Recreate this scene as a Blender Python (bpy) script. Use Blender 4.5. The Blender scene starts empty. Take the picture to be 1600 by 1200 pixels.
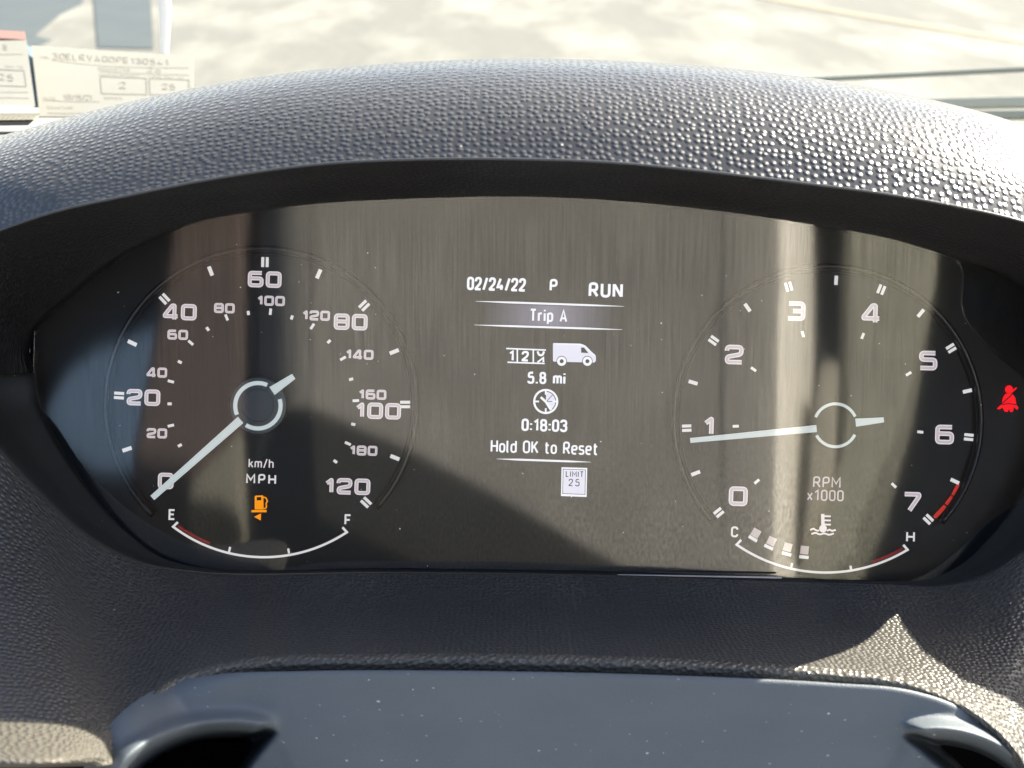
import bpy, bmesh, math, random
import numpy as np
from mathutils import Matrix, Vector
random.seed(7); np.random.seed(7)
R = math.radians
scene = bpy.context.scene
COL = scene.collection

# ---------------------------------------------------------------- camera
PITCH = 25.0                      # the camera looks down on the dials
HFOV = 45.0
FPX = 800 / math.tan(R(HFOV / 2))  # focal length in photograph pixels
D = FPX * 0.367 / 1600            # camera to dial face (m)
CAMW = Vector((0, 0, 1.75))
ROT = Matrix.Rotation(R(-PITCH), 3, 'X')
cam = bpy.data.cameras.new('camera')
camo = bpy.data.objects.new('camera', cam); COL.objects.link(camo)
cam.sensor_width = 36; cam.lens = 18 / math.tan(R(HFOV / 2))
cam.clip_start = 0.01; cam.clip_end = 2000
camo.location = CAMW; camo.rotation_euler = (R(90 - PITCH), 0, 0)
cam.dof.use_dof = True; cam.dof.focus_distance = D - 0.005
cam.dof.aperture_fstop = (cam.lens / 1000) / 0.0022
scene.camera = camo

# ---------------------------------------------------------------- light
EXPO = 2.35
K = 2 ** EXPO
SUN_L = Vector((0.70, 0.12, 0.70)).normalized()      # towards the sun, cluster frame
SUN_W = ROT @ SUN_L
el = math.asin(SUN_W.z); az = math.atan2(SUN_W.x, SUN_W.y)
world = bpy.data.worlds.new('World'); scene.world = world; world.use_nodes = True
wn = world.node_tree.nodes; wl = world.node_tree.links
sky = wn.new('ShaderNodeTexSky'); sky.sky_type = 'NISHITA'; sky.sun_disc = False
sky.sun_elevation = el; sky.sun_rotation = az; sky.air_density = 1.0; sky.dust_density = 3.0
wl.new(sky.outputs[0], wn['Background'].inputs[0]); wn['Background'].inputs[1].default_value = 0.078
sl = bpy.data.lights.new('sun', 'SUN'); sl.energy = 5.0; sl.angle = R(0.5); sl.color = (1.0, 0.93, 0.80)
so = bpy.data.objects.new('sun', sl); COL.objects.link(so)
so.rotation_euler = (-SUN_W).to_track_quat('-Z', 'Y').to_euler()
vs = scene.view_settings
vs.view_transform = 'Standard'; vs.look = 'None'; vs.gamma = 1; vs.exposure = EXPO; vs.use_curve_mapping = False

# ---------------------------------------------------------------- frames
def P(px, py, y=0.0):
    """photo measurement on the plane at depth y of the cluster frame"""
    k = (D + y) / FPX
    return Vector(((px - 800) * k, y, (600 - py) * k))
def W(p):
    return CAMW + ROT @ (Vector(p) - Vector((0, -D, 0)))
def G(wx, wy, wz):
    return Vector((wx, wy, wz))

# ---------------------------------------------------------------- object helpers
def empty(name, loc_local, label=None, cat=None, group=None):
    o = bpy.data.objects.new(name, None); COL.objects.link(o)
    o.location = W(loc_local); o.empty_display_size = 0.02
    tag(o, label, cat, group)
    return o
def tag(o, label=None, cat=None, group=None, kind=None):
    if label: o['label'] = label
    if cat: o['category'] = cat
    if group: o['group'] = group
    if kind: o['kind'] = kind
    return o
def mesh_obj(name, verts, faces, mat, parent=None, smooth=False, uvs=None, local=True, bevel=0, sharp=None):
    vw = [W(v) for v in verts] if local else [Vector(v) for v in verts]
    c = sum(vw, Vector()) / len(vw)
    me = bpy.data.meshes.new(name)
    me.from_pydata([tuple(v - c) for v in vw], [], [tuple(f) for f in faces])
    if uvs is not None:
        uvl = me.uv_layers.new(name='UVMap')
        for li, l in enumerate(me.loops):
            uvl.data[li].uv = uvs[l.vertex_index]
    me.materials.append(mat)
    me.update()
    o = bpy.data.objects.new(name, me); COL.objects.link(o)
    pl = Vector((0, 0, 0))
    if parent is not None:
        o.parent = parent
        q = parent
        while q is not None:
            pl += Vector(q.location); q = q.parent
    o.location = c - pl
    if smooth:
        for p in me.polygons: p.use_smooth = True
    if bevel:
        m = o.modifiers.new('bevel', 'BEVEL'); m.width = bevel; m.segments = 3; m.limit_method = 'ANGLE'; m.angle_limit = R(40)
    return o
class MB:
    def __init__(s): s.v = []; s.f = []
    def add(s, v, f):
        b = len(s.v); s.v += [Vector(x) for x in v]; s.f += [tuple(i + b for i in q) for q in f]
    def build(s, name, mat, parent=None, **k): return mesh_obj(name, s.v, s.f, mat, parent, **k)

# ---------------------------------------------------------------- materials
def new_mat(name):
    m = bpy.data.materials.new(name); m.use_nodes = True
    nt = m.node_tree; return m, nt, nt.nodes, nt.links, nt.nodes['Principled BSDF']
def plain(name, col, rough=0.5, spec=0.5, emis=None, es=0, metal=0):
    m, nt, n, l, b = new_mat(name)
    b.inputs['Base Color'].default_value = (*col, 1); b.inputs['Roughness'].default_value = rough
    b.inputs['Specular IOR Level'].default_value = spec; b.inputs['Metallic'].default_value = metal
    if emis:
        b.inputs['Emission Color'].default_value = (*emis, 1); b.inputs['Emission Strength'].default_value = es
    return m
def math_node(n, l, op, a, b=None, clamp=False):
    x = n.new('ShaderNodeMath'); x.operation = op; x.use_clamp = clamp
    for i, s in enumerate((a, b)):
        if s is None: continue
        if isinstance(s, (int, float)): x.inputs[i].default_value = s
        else: l.new(s, x.inputs[i])
    return x.outputs[0]
def ramp(n, l, fac, stops):
    r = n.new('ShaderNodeValToRGB'); l.new(fac, r.inputs[0])
    e = r.color_ramp.elements
    while len(e) < len(stops): e.new(0.5)
    for i, (p, c) in enumerate(stops):
        e[i].position = p; e[i].color = (c, c, c, 1) if isinstance(c, (int, float)) else (*c, 1)
    return r.outputs[0]
def noise(n, l, vec, scale, detail=3, rough=0.5):
    t = n.new('ShaderNodeTexNoise'); t.inputs['Scale'].default_value = scale
    t.inputs['Detail'].default_value = detail; t.inputs['Roughness'].default_value = rough
    if vec is not None: l.new(vec, t.inputs['Vector'])
    return t.outputs[0]
def grain_mat(name, col, cell, depth, rough=0.45, spec=0.5, stretch=(1, 1), rnd=0.75, dust=0.0, dome=(0.18, 0.55), rvar=0.1, dustcell=0.007, finef=.35):
    """moulded soft-touch plastic: raised pebbles of `cell` metres"""
    m, nt, n, l, b = new_mat(name)
    uv = n.new('ShaderNodeUVMap')
    mp = n.new('ShaderNodeMapping'); l.new(uv.outputs[0], mp.inputs[0])
    mp.inputs['Scale'].default_value = (stretch[0] / cell, stretch[1] / cell, 1)
    # a slow wobble so the pebble rows do not run straight
    v = n.new('ShaderNodeTexVoronoi'); v.voronoi_dimensions = '2D'; v.feature = 'F1'
    v.inputs['Scale'].default_value = 1; v.inputs['Randomness'].default_value = rnd
    l.new(mp.outputs[0], v.inputs['Vector'])
    h = ramp(n, l, v.outputs['Distance'], [(dome[0], 1.0), (dome[1], 0.0)])
    fine = noise(n, l, mp.outputs[0], 3.0, 3)
    hh = math_node(n, l, 'ADD', h, math_node(n, l, 'MULTIPLY', fine, finef))
    bp = n.new('ShaderNodeBump'); bp.inputs['Strength'].default_value = 1.0; bp.inputs['Distance'].default_value = depth
    l.new(hh, bp.inputs['Height']); l.new(bp.outputs[0], b.inputs['Normal'])
    big = noise(n, l, uv.outputs[0], 35, 4)
    rr = math_node(n, l, 'ADD', math_node(n, l, 'MULTIPLY', big, rvar * 2), rough - rvar)
    l.new(rr, b.inputs['Roughness'])
    mix = n.new('ShaderNodeMix'); mix.data_type = 'RGBA'
    mix.inputs['A'].default_value = (*[c * 0.85 for c in col], 1); mix.inputs['B'].default_value = (*[c * 1.15 for c in col], 1)
    l.new(big, mix.inputs['Factor']); out = mix.outputs['Result']
    if dust: out = dust_layer(n, l, uv.outputs[0], out, dust, dustcell)
    l.new(out, b.inputs['Base Color']); b.inputs['Specular IOR Level'].default_value = spec
    return m
def dust_layer(n, l, uv, colour, amount, cell=0.007):
    v = n.new('ShaderNodeTexVoronoi'); v.voronoi_dimensions = '2D'; v.inputs['Scale'].default_value = 1 / cell
    l.new(uv, v.inputs['Vector'])
    sep = n.new('ShaderNodeSeparateColor'); l.new(v.outputs['Color'], sep.inputs[0])
    rad = math_node(n, l, 'MULTIPLY', math_node(n, l, 'POWER', sep.outputs[0], 6.0), 0.075 * amount)
    msk = math_node(n, l, 'LESS_THAN', v.outputs['Distance'], rad)
    msk = math_node(n, l, 'MULTIPLY', msk, math_node(n, l, 'MULTIPLY', sep.outputs[1], 0.8))
    mix = n.new('ShaderNodeMix'); mix.data_type = 'RGBA'
    l.new(msk, mix.inputs['Factor']); l.new(colour, mix.inputs['A']); mix.inputs['B'].default_value = (0.55, 0.53, 0.5, 1)
    return mix.outputs['Result']
def noisy(name, c1, c2, scale, rough=0.6, spec=0.4, bump=0.0, bscale=None, coord='Object', vec_scale=None):
    m, nt, n, l, b = new_mat(name)
    tc = n.new('ShaderNodeTexCoord'); vec = tc.outputs[coord]
    if vec_scale:
        mp = n.new('ShaderNodeMapping'); mp.inputs['Scale'].default_value = vec_scale; l.new(vec, mp.inputs[0]); vec = mp.outputs[0]
    f = noise(n, l, vec, scale, 6, 0.6)
    mix = n.new('ShaderNodeMix'); mix.data_type = 'RGBA'
    fr = ramp(n, l, f, [(0.35, 0.0), (0.65, 1.0)])
    l.new(fr, mix.inputs['Factor']); mix.inputs['A'].default_value = (*c1, 1); mix.inputs['B'].default_value = (*c2, 1)
    l.new(mix.outputs['Result'], b.inputs['Base Color'])
    b.inputs['Roughness'].default_value = rough; b.inputs['Specular IOR Level'].default_value = spec
    if bump:
        bp = n.new('ShaderNodeBump'); bp.inputs['Distance'].default_value = bump; bp.inputs['Strength'].default_value = 1
        l.new(noise(n, l, vec, bscale or scale * 4, 5), bp.inputs['Height']); l.new(bp.outputs[0], b.inputs['Normal'])
    return m

def srgb(r, g, b):
    return tuple(((c / 255) / 12.92 if c <= 10 else (((c / 255) + 0.055) / 1.055) ** 2.4) for c in (r, g, b))
def lit(name, rgb, gain=1.0):
    """back-lit print: shows about this colour at the scene's exposure"""
    e = srgb(*rgb)
    return plain(name, tuple(0.25 * c for c in e), 0.5, 0.2, e, gain / K)

M = {}
M['hood'] = grain_mat('soft_touch_grain', (0.040, 0.038, 0.036), 0.0022, 0.00024, 0.27, 0.75, stretch=(1, .95), dust=0.7, rnd=0.6, dome=(0.08, 0.46), finef=.10)
hb = M['hood'].node_tree.nodes['Principled BSDF']
hb.inputs['Sheen Weight'].default_value = .18; hb.inputs['Sheen Roughness'].default_value = .35
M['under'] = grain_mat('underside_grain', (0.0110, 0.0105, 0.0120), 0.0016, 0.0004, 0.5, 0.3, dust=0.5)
M['panel'] = grain_mat('lower_panel_grain', (0.064, 0.059, 0.052), 0.0014, 0.00034, 0.36, 0.6, stretch=(0.8, .75), dust=0.6, rnd=0.6, dome=(.1,.5), finef=.15)
M['lip'] = grain_mat('panel_edge_grain', (0.085, 0.078, 0.066), 0.0019, 0.00034, 0.38, 0.5, dust=0.4)  # paler than the panel: bounce light on the fold is in the colour
M['bezel'] = grain_mat('bezel_plastic', (0.022, 0.0215, 0.019), 0.0007, 0.00002, 0.62, 0.3, dust=0.3)
M['cover'] = grain_mat('column_plastic', (0.092, 0.106, 0.120), 0.0006, 0.000035, 0.52, 0.4, dust=1.15, rvar=0.05, dustcell=0.0048)
M['dial'] = plain('dial_face_print', (0.010, 0.0115, 0.014), 0.45, 0.25)
M['black'] = plain('gap_black', (0.004, 0.004, 0.004), 0.8, 0.1)
M['num_rim'] = lit('numeral_rim', (240, 232, 235), 0.85)
M['num_fill'] = lit('numeral_fill', (208, 198, 205), 0.80)
M['tickw'] = lit('tick_white', (236, 234, 234), 0.85)
M['tickg'] = lit('bar_mauve', (196, 186, 186), 0.85)
M['needle'] = lit('needle_white', (206, 218, 220), 0.85)
M['disp'] = lit('display_white', (244, 246, 255), 0.95)
M['dispg'] = lit('display_lilac', (228, 228, 246), 0.92)
M['dispband'] = lit('display_band', (90, 88, 104), 0.8)
M['ink'] = plain('display_dark', (0.01, 0.012, 0.02), 0.5, 0.2)
M['amber'] = lit('amber_telltale', (255, 156, 0), 1.0)
M['redt'] = lit('red_telltale', (255, 18, 34), 1.0)
M['redline'] = lit('red_scale', (190, 52, 42), 0.9)
M['redsoft'] = lit('red_scale_dim', (120, 36, 38), 0.9)
M['hub'] = plain('hub_cap', (0.06, 0.075, 0.088), 0.35, 0.5)
M['ring'] = plain('clear_ring', (0.012, 0.014, 0.017), 0.22, 0.5)

# ---------------------------------------------------------------- curves and lofts
def spline(pts, n, tail=None):
    """Catmull-Rom through points (any dimension), sampled n times by chord length"""
    p = np.array(pts, float); k = len(p)
    d = np.r_[0, np.cumsum(np.linalg.norm(np.diff(p[:, :2], axis=0), axis=1) ** 0.75)]
    t = np.linspace(0, d[-1], n)
    m = np.zeros_like(p)
    for i in range(k):
        if i == 0: m[i] = (p[1] - p[0]) / (d[1] - d[0])
        elif i == k - 1: m[i] = (p[-1] - p[-2]) / (d[-1] - d[-2])
        else:
            a = (p[i] - p[i - 1]) / (d[i] - d[i - 1]); b = (p[i + 1] - p[i]) / (d[i + 1] - d[i])
            wa = d[i + 1] - d[i]; wb = d[i] - d[i - 1]
            m[i] = (a * wa + b * wb) / (wa + wb)
    out = []
    for x in t:
        i = min(max(np.searchsorted(d, x) - 1, 0), k - 2); h = d[i + 1] - d[i]; s = (x - d[i]) / h
        out.append((2*s**3 - 3*s**2 + 1) * p[i] + (s**3 - 2*s**2 + s) * h * m[i] + (-2*s**3 + 3*s**2) * p[i + 1] + (s**3 - s**2) * h * m[i + 1])
    return np.array(out)
def grid_obj(name, rows, mat, parent, smooth=True, flip=False, uvmode='arc'):
    """rows: list of lists of local Vectors"""
    nr, nc = len(rows), len(rows[0])
    v = [Vector(p) for r in rows for p in r]
    A = np.array(v).reshape(nr, nc, 3)
    du = np.linalg.norm(np.diff(A, axis=1), axis=2).mean(axis=0); U = np.r_[0, np.cumsum(du)]
    dv = np.linalg.norm(np.diff(A, axis=0), axis=2)
    V = np.concatenate([np.zeros((1, nc)), np.cumsum(dv, axis=0)])
    Vm = V.mean(axis=1, keepdims=True) * 0.5 + V * 0.5
    uv = [(U[j], Vm[i, j]) for i in range(nr) for j in range(nc)]
    if uvmode == 'x': uv = [(A[i, j, 0], Vm[i, j]) for i in range(nr) for j in range(nc)]
    if uvmode == 'plan': uv = [(A[i, j, 0], -A[i, j, 1] - .35*A[i, j, 2]) for i in range(nr) for j in range(nc)]
    f = []
    for i in range(nr - 1):
        for j in range(nc - 1):
            q = (i * nc + j, i * nc + j + 1, (i + 1) * nc + j + 1, (i + 1) * nc + j)
            f.append(q[::-1] if flip else q)
    return mesh_obj(name, v, f, mat, parent, smooth=smooth, uvs=uv)
def loft(curves, ncol, nrow):
    """curves: list of (px,py,depth) control lists of equal length; smooth in both directions"""
    cs = [spline(c, ncol) for c in curves]
    rows = []
    for j in range(ncol):
        col = np.array([[*P(*c[j])] for c in cs])
        if len(col) > 2:
            # parameterise by arc length
            d = np.r_[0, np.cumsum(np.linalg.norm(np.diff(col, axis=0), axis=1))]
            q = []
            m = np.gradient(col, d, axis=0) if len(col) > 2 else None
            for x in np.linspace(0, d[-1], nrow):
                i = min(max(np.searchsorted(d, x) - 1, 0), len(col) - 2); h = d[i+1] - d[i]; s = (x - d[i]) / h
                q.append((2*s**3-3*s**2+1)*col[i] + (s**3-2*s**2+s)*h*m[i] + (-2*s**3+3*s**2)*col[i+1] + (s**3-s**2)*h*m[i+1])
        else:
            q = [col[0] + (col[1] - col[0]) * s for s in np.linspace(0, 1, nrow)]
        rows.append(q)
    return [[Vector(rows[j][i]) for j in range(ncol)] for i in range(nrow)]

# ================================================================ THE DASHBOARD
dash = empty('dashboard', (0, 0, -0.1), 'black grained dashboard with arched brow over the instrument dials', 'dashboard')
# lower panel: a shelf coming towards the driver, cut round the steering column
TOP = [(-330, 620, -.040), (-230, 640, -.045), (-45, 669, -.0425), (40, 753, -.0375), (125, 833, -.0305), (215, 879, -.0225), (306, 894, -.0155), (600, 895, -.0150), (900, 898.5, -.0150), (1200, 908, -.0150),
       (1400, 914, -.0150), (1468, 916, -.0165), (1545, 898, -.0265), (1612, 856, -.0325), (1690, 850, -.037), (1850, 890, -.045)]
BOT = [(-420, 1122, -.125), (-300, 1124, -.125), (-140, 1126, -.125), (110, 1126, -.122), (182, 1119, -.110), (262, 1062, -.094), (360, 1033, -.088), (600, 1022, -.085), (900, 1024, -.085), (1150, 1035, -.085),
       (1310, 1046, -.086), (1425, 1064, -.089), (1512, 1100, -.094), (1580, 1155, -.101), (1640, 1250, -.110), (1850, 1400, -.120)]
def midc(t, w, dz=0):
    return [(a[0]+(b[0]-a[0])*t, a[1]+(b[1]-a[1])*t + dz, a[2]+(b[2]-a[2])*w) for a, b in zip(TOP, BOT)]
panel_rows = loft([TOP, midc(.30, .22), midc(.65, .58), BOT], 240, 44)
def pix(p):
    return (800 + p.x/(p.y+D)*FPX, 600 - p.z/(p.y+D)*FPX)
def on_panel(px, py):
    best = min((q for r in panel_rows for q in r), key=lambda q: (pix(q)[0]-px)**2 + (pix(q)[1]-py)**2)
    return P(px, py, best.y)
def sunward(q, x):
    return q + SUN_L*((x-q.x)/SUN_L.x)
# the brow's right flank and the added unseen block stand where they leave the sunlit wedge between their shadows
flank = []
for (px, py), xx in (((1232, 1055), .176), ((1300, 1026), .183), ((1350, 1000), .188), ((1385, 972), .192), ((1400, 957), .195)):
    q = sunward(on_panel(px, py), xx); flank.append((*pix(q), q.y))
block = []
for px, py in ((1400, 957), (1440, 1020), (1500, 1062), (1600, 1107)):
    q = sunward(on_panel(px, py), .26); block.append((q.y, q.z))
print('FLANK', [tuple(round(c, 3) for c in f) for f in flank]); print('BLOCK', block)
LIP = [(-110, 600, -.030), (-125, 520, -.050), (-95, 440, -.075), (-40, 380, -.092), (60, 337, -.098), (200, 304, -.10), (350, 275, -.10), (500, 255, -.10), (650, 247.5, -.10), (800, 247, -.10),
       (950, 252, -.10), (1100, 266, -.10), (1250, 284, -.10), (1400, 304, -.10), (1500, 322, -.098), (1600, 345, -.095), (1688, 376, -.089), (1732, 440, -.080)] + flank[0::2] + [(flank[-1][0] + 4, flank[-1][1] + 45, flank[-1][2] + .012)]
RIDGE = [(-420, 640, -.0), (-400, 520, -.0), (-330, 400, -.0), (-220, 310, .0), (-80, 240, .0), (60, 196, .0), (230, 153, .0), (400, 121, .0), (600, 100, .0), (800, 92, .0),
         (1000, 97, .0), (1160, 109, .0), (1320, 130, .0), (1480, 162, .0), (1580, 190, .0), (1670, 232, .0), (1728, 275, .0), (1765, 340, .0), (1768, 420, .0), (1735, 500, .0), (1735, 570, .0), (1730, 640, .0)]
RIDGE = [(r[0], r[1], p[2] + .044) for r, p in zip(RIDGE, LIP)]
assert len(LIP) == len(RIDGE)
def mixc(a, b, t, dep):
    return [(x[0] + (y[0]-x[0])*t, x[1] + (y[1]-x[1])*t, dep(x[2], y[2])) for x, y in zip(a, b)]
def between(t, w):
    return mixc(LIP, RIDGE, t, lambda p, q: p + (q - p) * w)
# brow: lip edge, face, roll over the crest, fall away behind
edge = mixc(LIP, RIDGE, 0.02, lambda p, q: p - 0.0005)
BACK1 = [(a[0], a[1] + 10, a[2] + 0.030) for a in RIDGE]
BACK2 = [(a[0], a[1] + 70, a[2] + 0.09) for a in RIDGE]
brow_rows = loft([LIP, between(.30, .09), between(.62, .25), between(.88, .52), RIDGE, BACK1, BACK2], 260, 64)
brow = grid_obj('brow', brow_rows, M['hood'], dash, uvmode='x')
tag(brow, 'pebble grained arched brow catching sun on its right end')
# the smooth hairline bead along the lip
bead = [(p[0], p[1] + 1.5, p[2] - 0.0006) for p in LIP]
def tube(pts, r, nseg=8, closed=False, cap=True):
    p = [Vector(q) for q in pts]; v = []; f = []
    n = len(p)
    for i, c in enumerate(p):
        t = (p[(i+1) % n] - p[i-1]) if (closed or 0 < i < n-1) else (p[1]-p[0] if i == 0 else p[-1]-p[-2])
        t.normalize(); a = t.cross(Vector((0, 1, 0.013))).normalized(); b = t.cross(a).normalized()
        rr = r[i] if hasattr(r, '__len__') else r
        for k in range(nseg):
            th = 2*math.pi*k/nseg; v.append(c + rr*(math.cos(th)*a + math.sin(th)*b))
    for i in range(n if closed else n-1):
        for k in range(nseg):
            a0 = i*nseg+k; a1 = i*nseg+(k+1) % nseg; b0 = ((i+1) % n)*nseg+k; b1 = ((i+1) % n)*nseg+(k+1) % nseg
            f.append((a0, b0, b1, a1))
    if cap and not closed:
        f.append(tuple(range(nseg))); f.append(tuple(reversed(range((n-1)*nseg, n*nseg))))
    return v, f
v, f = tube([P(*q) for q in spline(bead, 240)], 0.00042, 6)
M['bead'] = plain('lip_bead_plastic', (0.05, 0.052, 0.056), 0.35, 0.5)
mesh_obj('lip_bead', v, f, M['bead'], dash, smooth=True)

# shroud under the brow, running back to the lens
LENS_TOP = [(55, 582, -.011), (47, 552, -.011), (60, 512, -.011), (105, 470, -.011), (200, 397, -.011), (300, 353, -.011), (400, 333, -.011), (500, 321, -.011), (650, 313, -.011), (800, 310, -.011),
            (950, 315.5, -.011), (1100, 330, -.011), (1250, 351, -.011), (1380, 374, -.011), (1480, 401, -.011), (1560, 428, -.011), (1595, 449, -.011), (1620, 470, -.011), (1640, 505, -.011), (1648, 550, -.011), (1645, 600, -.011), (1634, 660, -.011)]
mid1 = [(a[0]*.52 + b[0]*.48, a[1]*.52 + b[1]*.48 - 3, a[2]*.62 + b[2]*.38) for a, b in zip(LIP, LENS_TOP)]
mid2 = [(a[0]*.14 + b[0]*.86, a[1]*.14 + b[1]*.86 - 1, a[2]*.3 + b[2]*.7) for a, b in zip(LIP, LENS_TOP)]
LIPB = [(p[0], p[1] + 2, p[2] + 0.0005) for p in LIP]
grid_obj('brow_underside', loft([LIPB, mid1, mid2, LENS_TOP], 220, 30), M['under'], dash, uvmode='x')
# bezel sweeping below the lens on both ends and along the bottom
LENS_BOT = [(49, 540), (57, 588), (62, 625), (80, 668), (130, 752), (200, 832), (255, 872), (310, 886), (600, 889.5), (900, 893), (1200, 902), (1400, 908), (1450, 905), (1505, 880), (1562, 820), (1602, 757), (1634, 660), (1648, 580)]
BEZ_OUT = [(-110, 548, -.020), (-112, 600, -.034), (-90, 640, -.040), (-45, 668, -.042), (40, 752, -.037), (125, 832, -.030), (215, 878, -.022), (306, 893, -.015), (600, 894, -.0145), (900, 897.5, -.0145), (1200, 907, -.0145),
           (1400, 913, -.0145), (1468, 915, -.016), (1545, 897, -.026), (1612, 855, -.032), (1648, 790, -.024), (1655, 690, -.017), (1657, 600, -.013)]
lb = [(p[0], p[1], -.011) for p in LENS_BOT]; lb[0] = (60, 545, -.004)
bm_ = [(a[0]*.5+b[0]*.5, a[1]*.5+b[1]*.5, a[2]*.42 - .011*.58) for a, b in zip(BEZ_OUT, LENS_BOT)]
tuck = [(820 + (p[0]-820)*1.012, p[1] + (8 if p[1] > 640 else 0), p[2] + .006) for p in BEZ_OUT]
bez = grid_obj('bezel', loft([lb, bm_, BEZ_OUT, tuck], 240, 18), M['bezel'], dash)
panel = grid_obj('lower_panel', panel_rows, M['panel'], dash, uvmode='plan')
L1 = [(p[0], p[1] + d1, p[2] - d2) for p, d1, d2 in zip(BOT, [31,31,31,31,24,10,9,10,10,10,10,9,9,10,10,10], [.0145]*4 + [.008, .004] + [.003]*10)]
L2 = [(p[0], p[1] + d1, p[2] - d2) for p, d1, d2 in zip(BOT, [64,64,64,64,62,30,24,24,24,23,22,20,20,22,24,24], [.030]*4 + [.014, .004] + [.002]*10)]
L3 = [(p[0], p[1] + d1, p[2] - d2) for p, d1, d2 in zip(BOT, [72,72,72,72,72,42,30,30,30,29,28,26,26,28,30,30], [.018]*5 + [-.008] + [-.012]*10)]
grid_obj('panel_edge', loft([BOT, L1, L2, L3], 240, 16), M['lip'], dash)
# recess floor behind the gap
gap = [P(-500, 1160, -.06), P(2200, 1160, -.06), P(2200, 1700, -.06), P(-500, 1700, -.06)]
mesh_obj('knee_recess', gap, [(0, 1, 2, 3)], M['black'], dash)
# pale strip painting the sunlit line in the gap under the lens
M['edge'] = plain('painted_sun_line', (0.42, 0.38, 0.37), 0.3, 0.5)
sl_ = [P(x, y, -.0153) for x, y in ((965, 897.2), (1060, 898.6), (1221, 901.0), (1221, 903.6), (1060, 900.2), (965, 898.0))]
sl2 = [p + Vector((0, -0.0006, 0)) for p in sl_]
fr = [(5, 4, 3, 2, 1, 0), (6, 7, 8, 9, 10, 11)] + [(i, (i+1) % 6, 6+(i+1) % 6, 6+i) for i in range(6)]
mesh_obj('sunlit_gap_line', sl_ + sl2, fr, M['edge'], dash)
# unseen block added right of the dials, shaped to cast the shade on the right
b0, b3 = block[0], block[-1]
prof = [(.20, b0[1]+.012), (b0[0]+.03, b0[1]+.008)] + block + [(b3[0]-.025, b3[1]-.03), (-.12, -.10), (-.10, -.20), (.20, -.20)]
v = [Vector((.26, y, z)) for y, z in prof] + [Vector((.52, y, z)) for y, z in prof]
k = len(prof)
fc = [tuple(range(k)), tuple(range(2*k-1, k-1, -1))] + [(i, i+k, (i+1) % k + k, (i+1) % k) for i in range(k)]
mesh_obj('shade_block', v, fc, M['bezel'], dash, uvs=[(p.x+p.y, p.z+p.y) for p in v])
# top pad between the brow and the windscreen
M['pad'] = noisy('top_pad_light', (.22, .21, .18), (.26, .25, .215), 60, 0.6, 0.3)
pad = [P(-700, 212, .16), P(300, 210, .16), P(300, 166, .52), P(-700, 160, .52)]
mesh_obj('top_pad', pad, [(0, 1, 2, 3)], M['pad'], dash)
# defroster grille at the far left of the pad: a dark slot with a mesh of small ribs
g0 = [P(-300, 214, .148), P(44, 209, .148), P(60, 194, .19), P(-300, 197, .19)]
gr = mesh_obj('defroster_grille', [p + Vector((0, 0, .004)) for p in g0], [(0, 1, 2, 3)], M['black'], dash)
M['rib'] = plain('grille_rib_tan', (.22, .20, .15), 0.5, 0.3)
mb = MB()
for i in range(46):
    t = i / 45
    a = g0[0].lerp(g0[1], t); b = g0[3].lerp(g0[2], t); c = a.lerp(b, 0.45)
    up = Vector((0, 0, .0046))
    w = Vector((.0011, 0, 0))
    mb.add([c+up-w, c+up+w, b+up+w, b+up-w], [(0, 1, 2, 3)])
for t in (.5, .66, .82, .97):
    a = g0[0].lerp(g0[3], t); b = g0[1].lerp(g0[2], t); up = Vector((0, 0, .0050)); w = (g0[3]-g0[0]) * .03
    mb.add([a+up-w, b+up-w, b+up+w, a+up+w], [(0, 1, 2, 3)])
mb.build('grille_mesh', M['rib'], gr)

# ================================================================ STEERING COLUMN COVER
ctop = [(104, 1270), (126, 1212), (150, 1163), (188, 1115), (250, 1074), (330, 1055), (470, 1048.5), (800, 1049), (1100, 1057), (1300, 1067), (1420, 1078), (1500, 1105), (1560, 1150), (1600, 1205), (1625, 1270)]
cbot = [(330, 1420), (360, 1420), (400, 1420), (450, 1420), (520, 1420), (600, 1420), (690, 1420), (820, 1420), (960, 1420), (1080, 1420), (1170, 1420), (1230, 1420), (1300, 1420), (1370, 1420), (1430, 1420)]
SC1 = np.array([(150, 1240), (178, 1190), (218, 1154), (272, 1130), (335, 1119), (395, 1120), (432, 1133), (438, 1146), (425, 1164), (402, 1190), (380, 1225), (350, 1260), (200, 1290)], float)
SC2 = np.array([(1400, 1150), (1420, 1136), (1470, 1130), (1530, 1141), (1588, 1170), (1626, 1212), (1655, 1270), (1655, 1330), (1570, 1310), (1485, 1220), (1440, 1183)], float)
def soften(poly, n=3):
    for _ in range(n):
        nx = np.roll(poly, -1, axis=0); poly = np.stack([poly*.75 + nx*.25, poly*.25 + nx*.75], axis=1).reshape(-1, 2)
    return poly
SC1 = soften(SC1, 2); SC2 = soften(SC2, 2)
def sdf(poly, x, y):
    d = 1e9; inside = False; k = len(poly)
    for i in range(k):
        ax, ay = poly[i]; bx, by = poly[(i+1) % k]
        ex, ey = bx-ax, by-ay; t = max(0, min(1, ((x-ax)*ex+(y-ay)*ey)/(ex*ex+ey*ey)))
        d = min(d, math.hypot(x-ax-ex*t, y-ay-ey*t))
        if (ay > y) != (by > y) and x < ex*(y-ay)/(ey)+ax: inside = not inside
    return d if inside else -d
def sstep(a, b, x):
    t = max(0, min(1, (x-a)/(b-a))); return t*t*(3-2*t)
ca = spline(ctop, 300); cb_ = spline(cbot, 300)
NR = 110
rows = []; hole = {}
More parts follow.
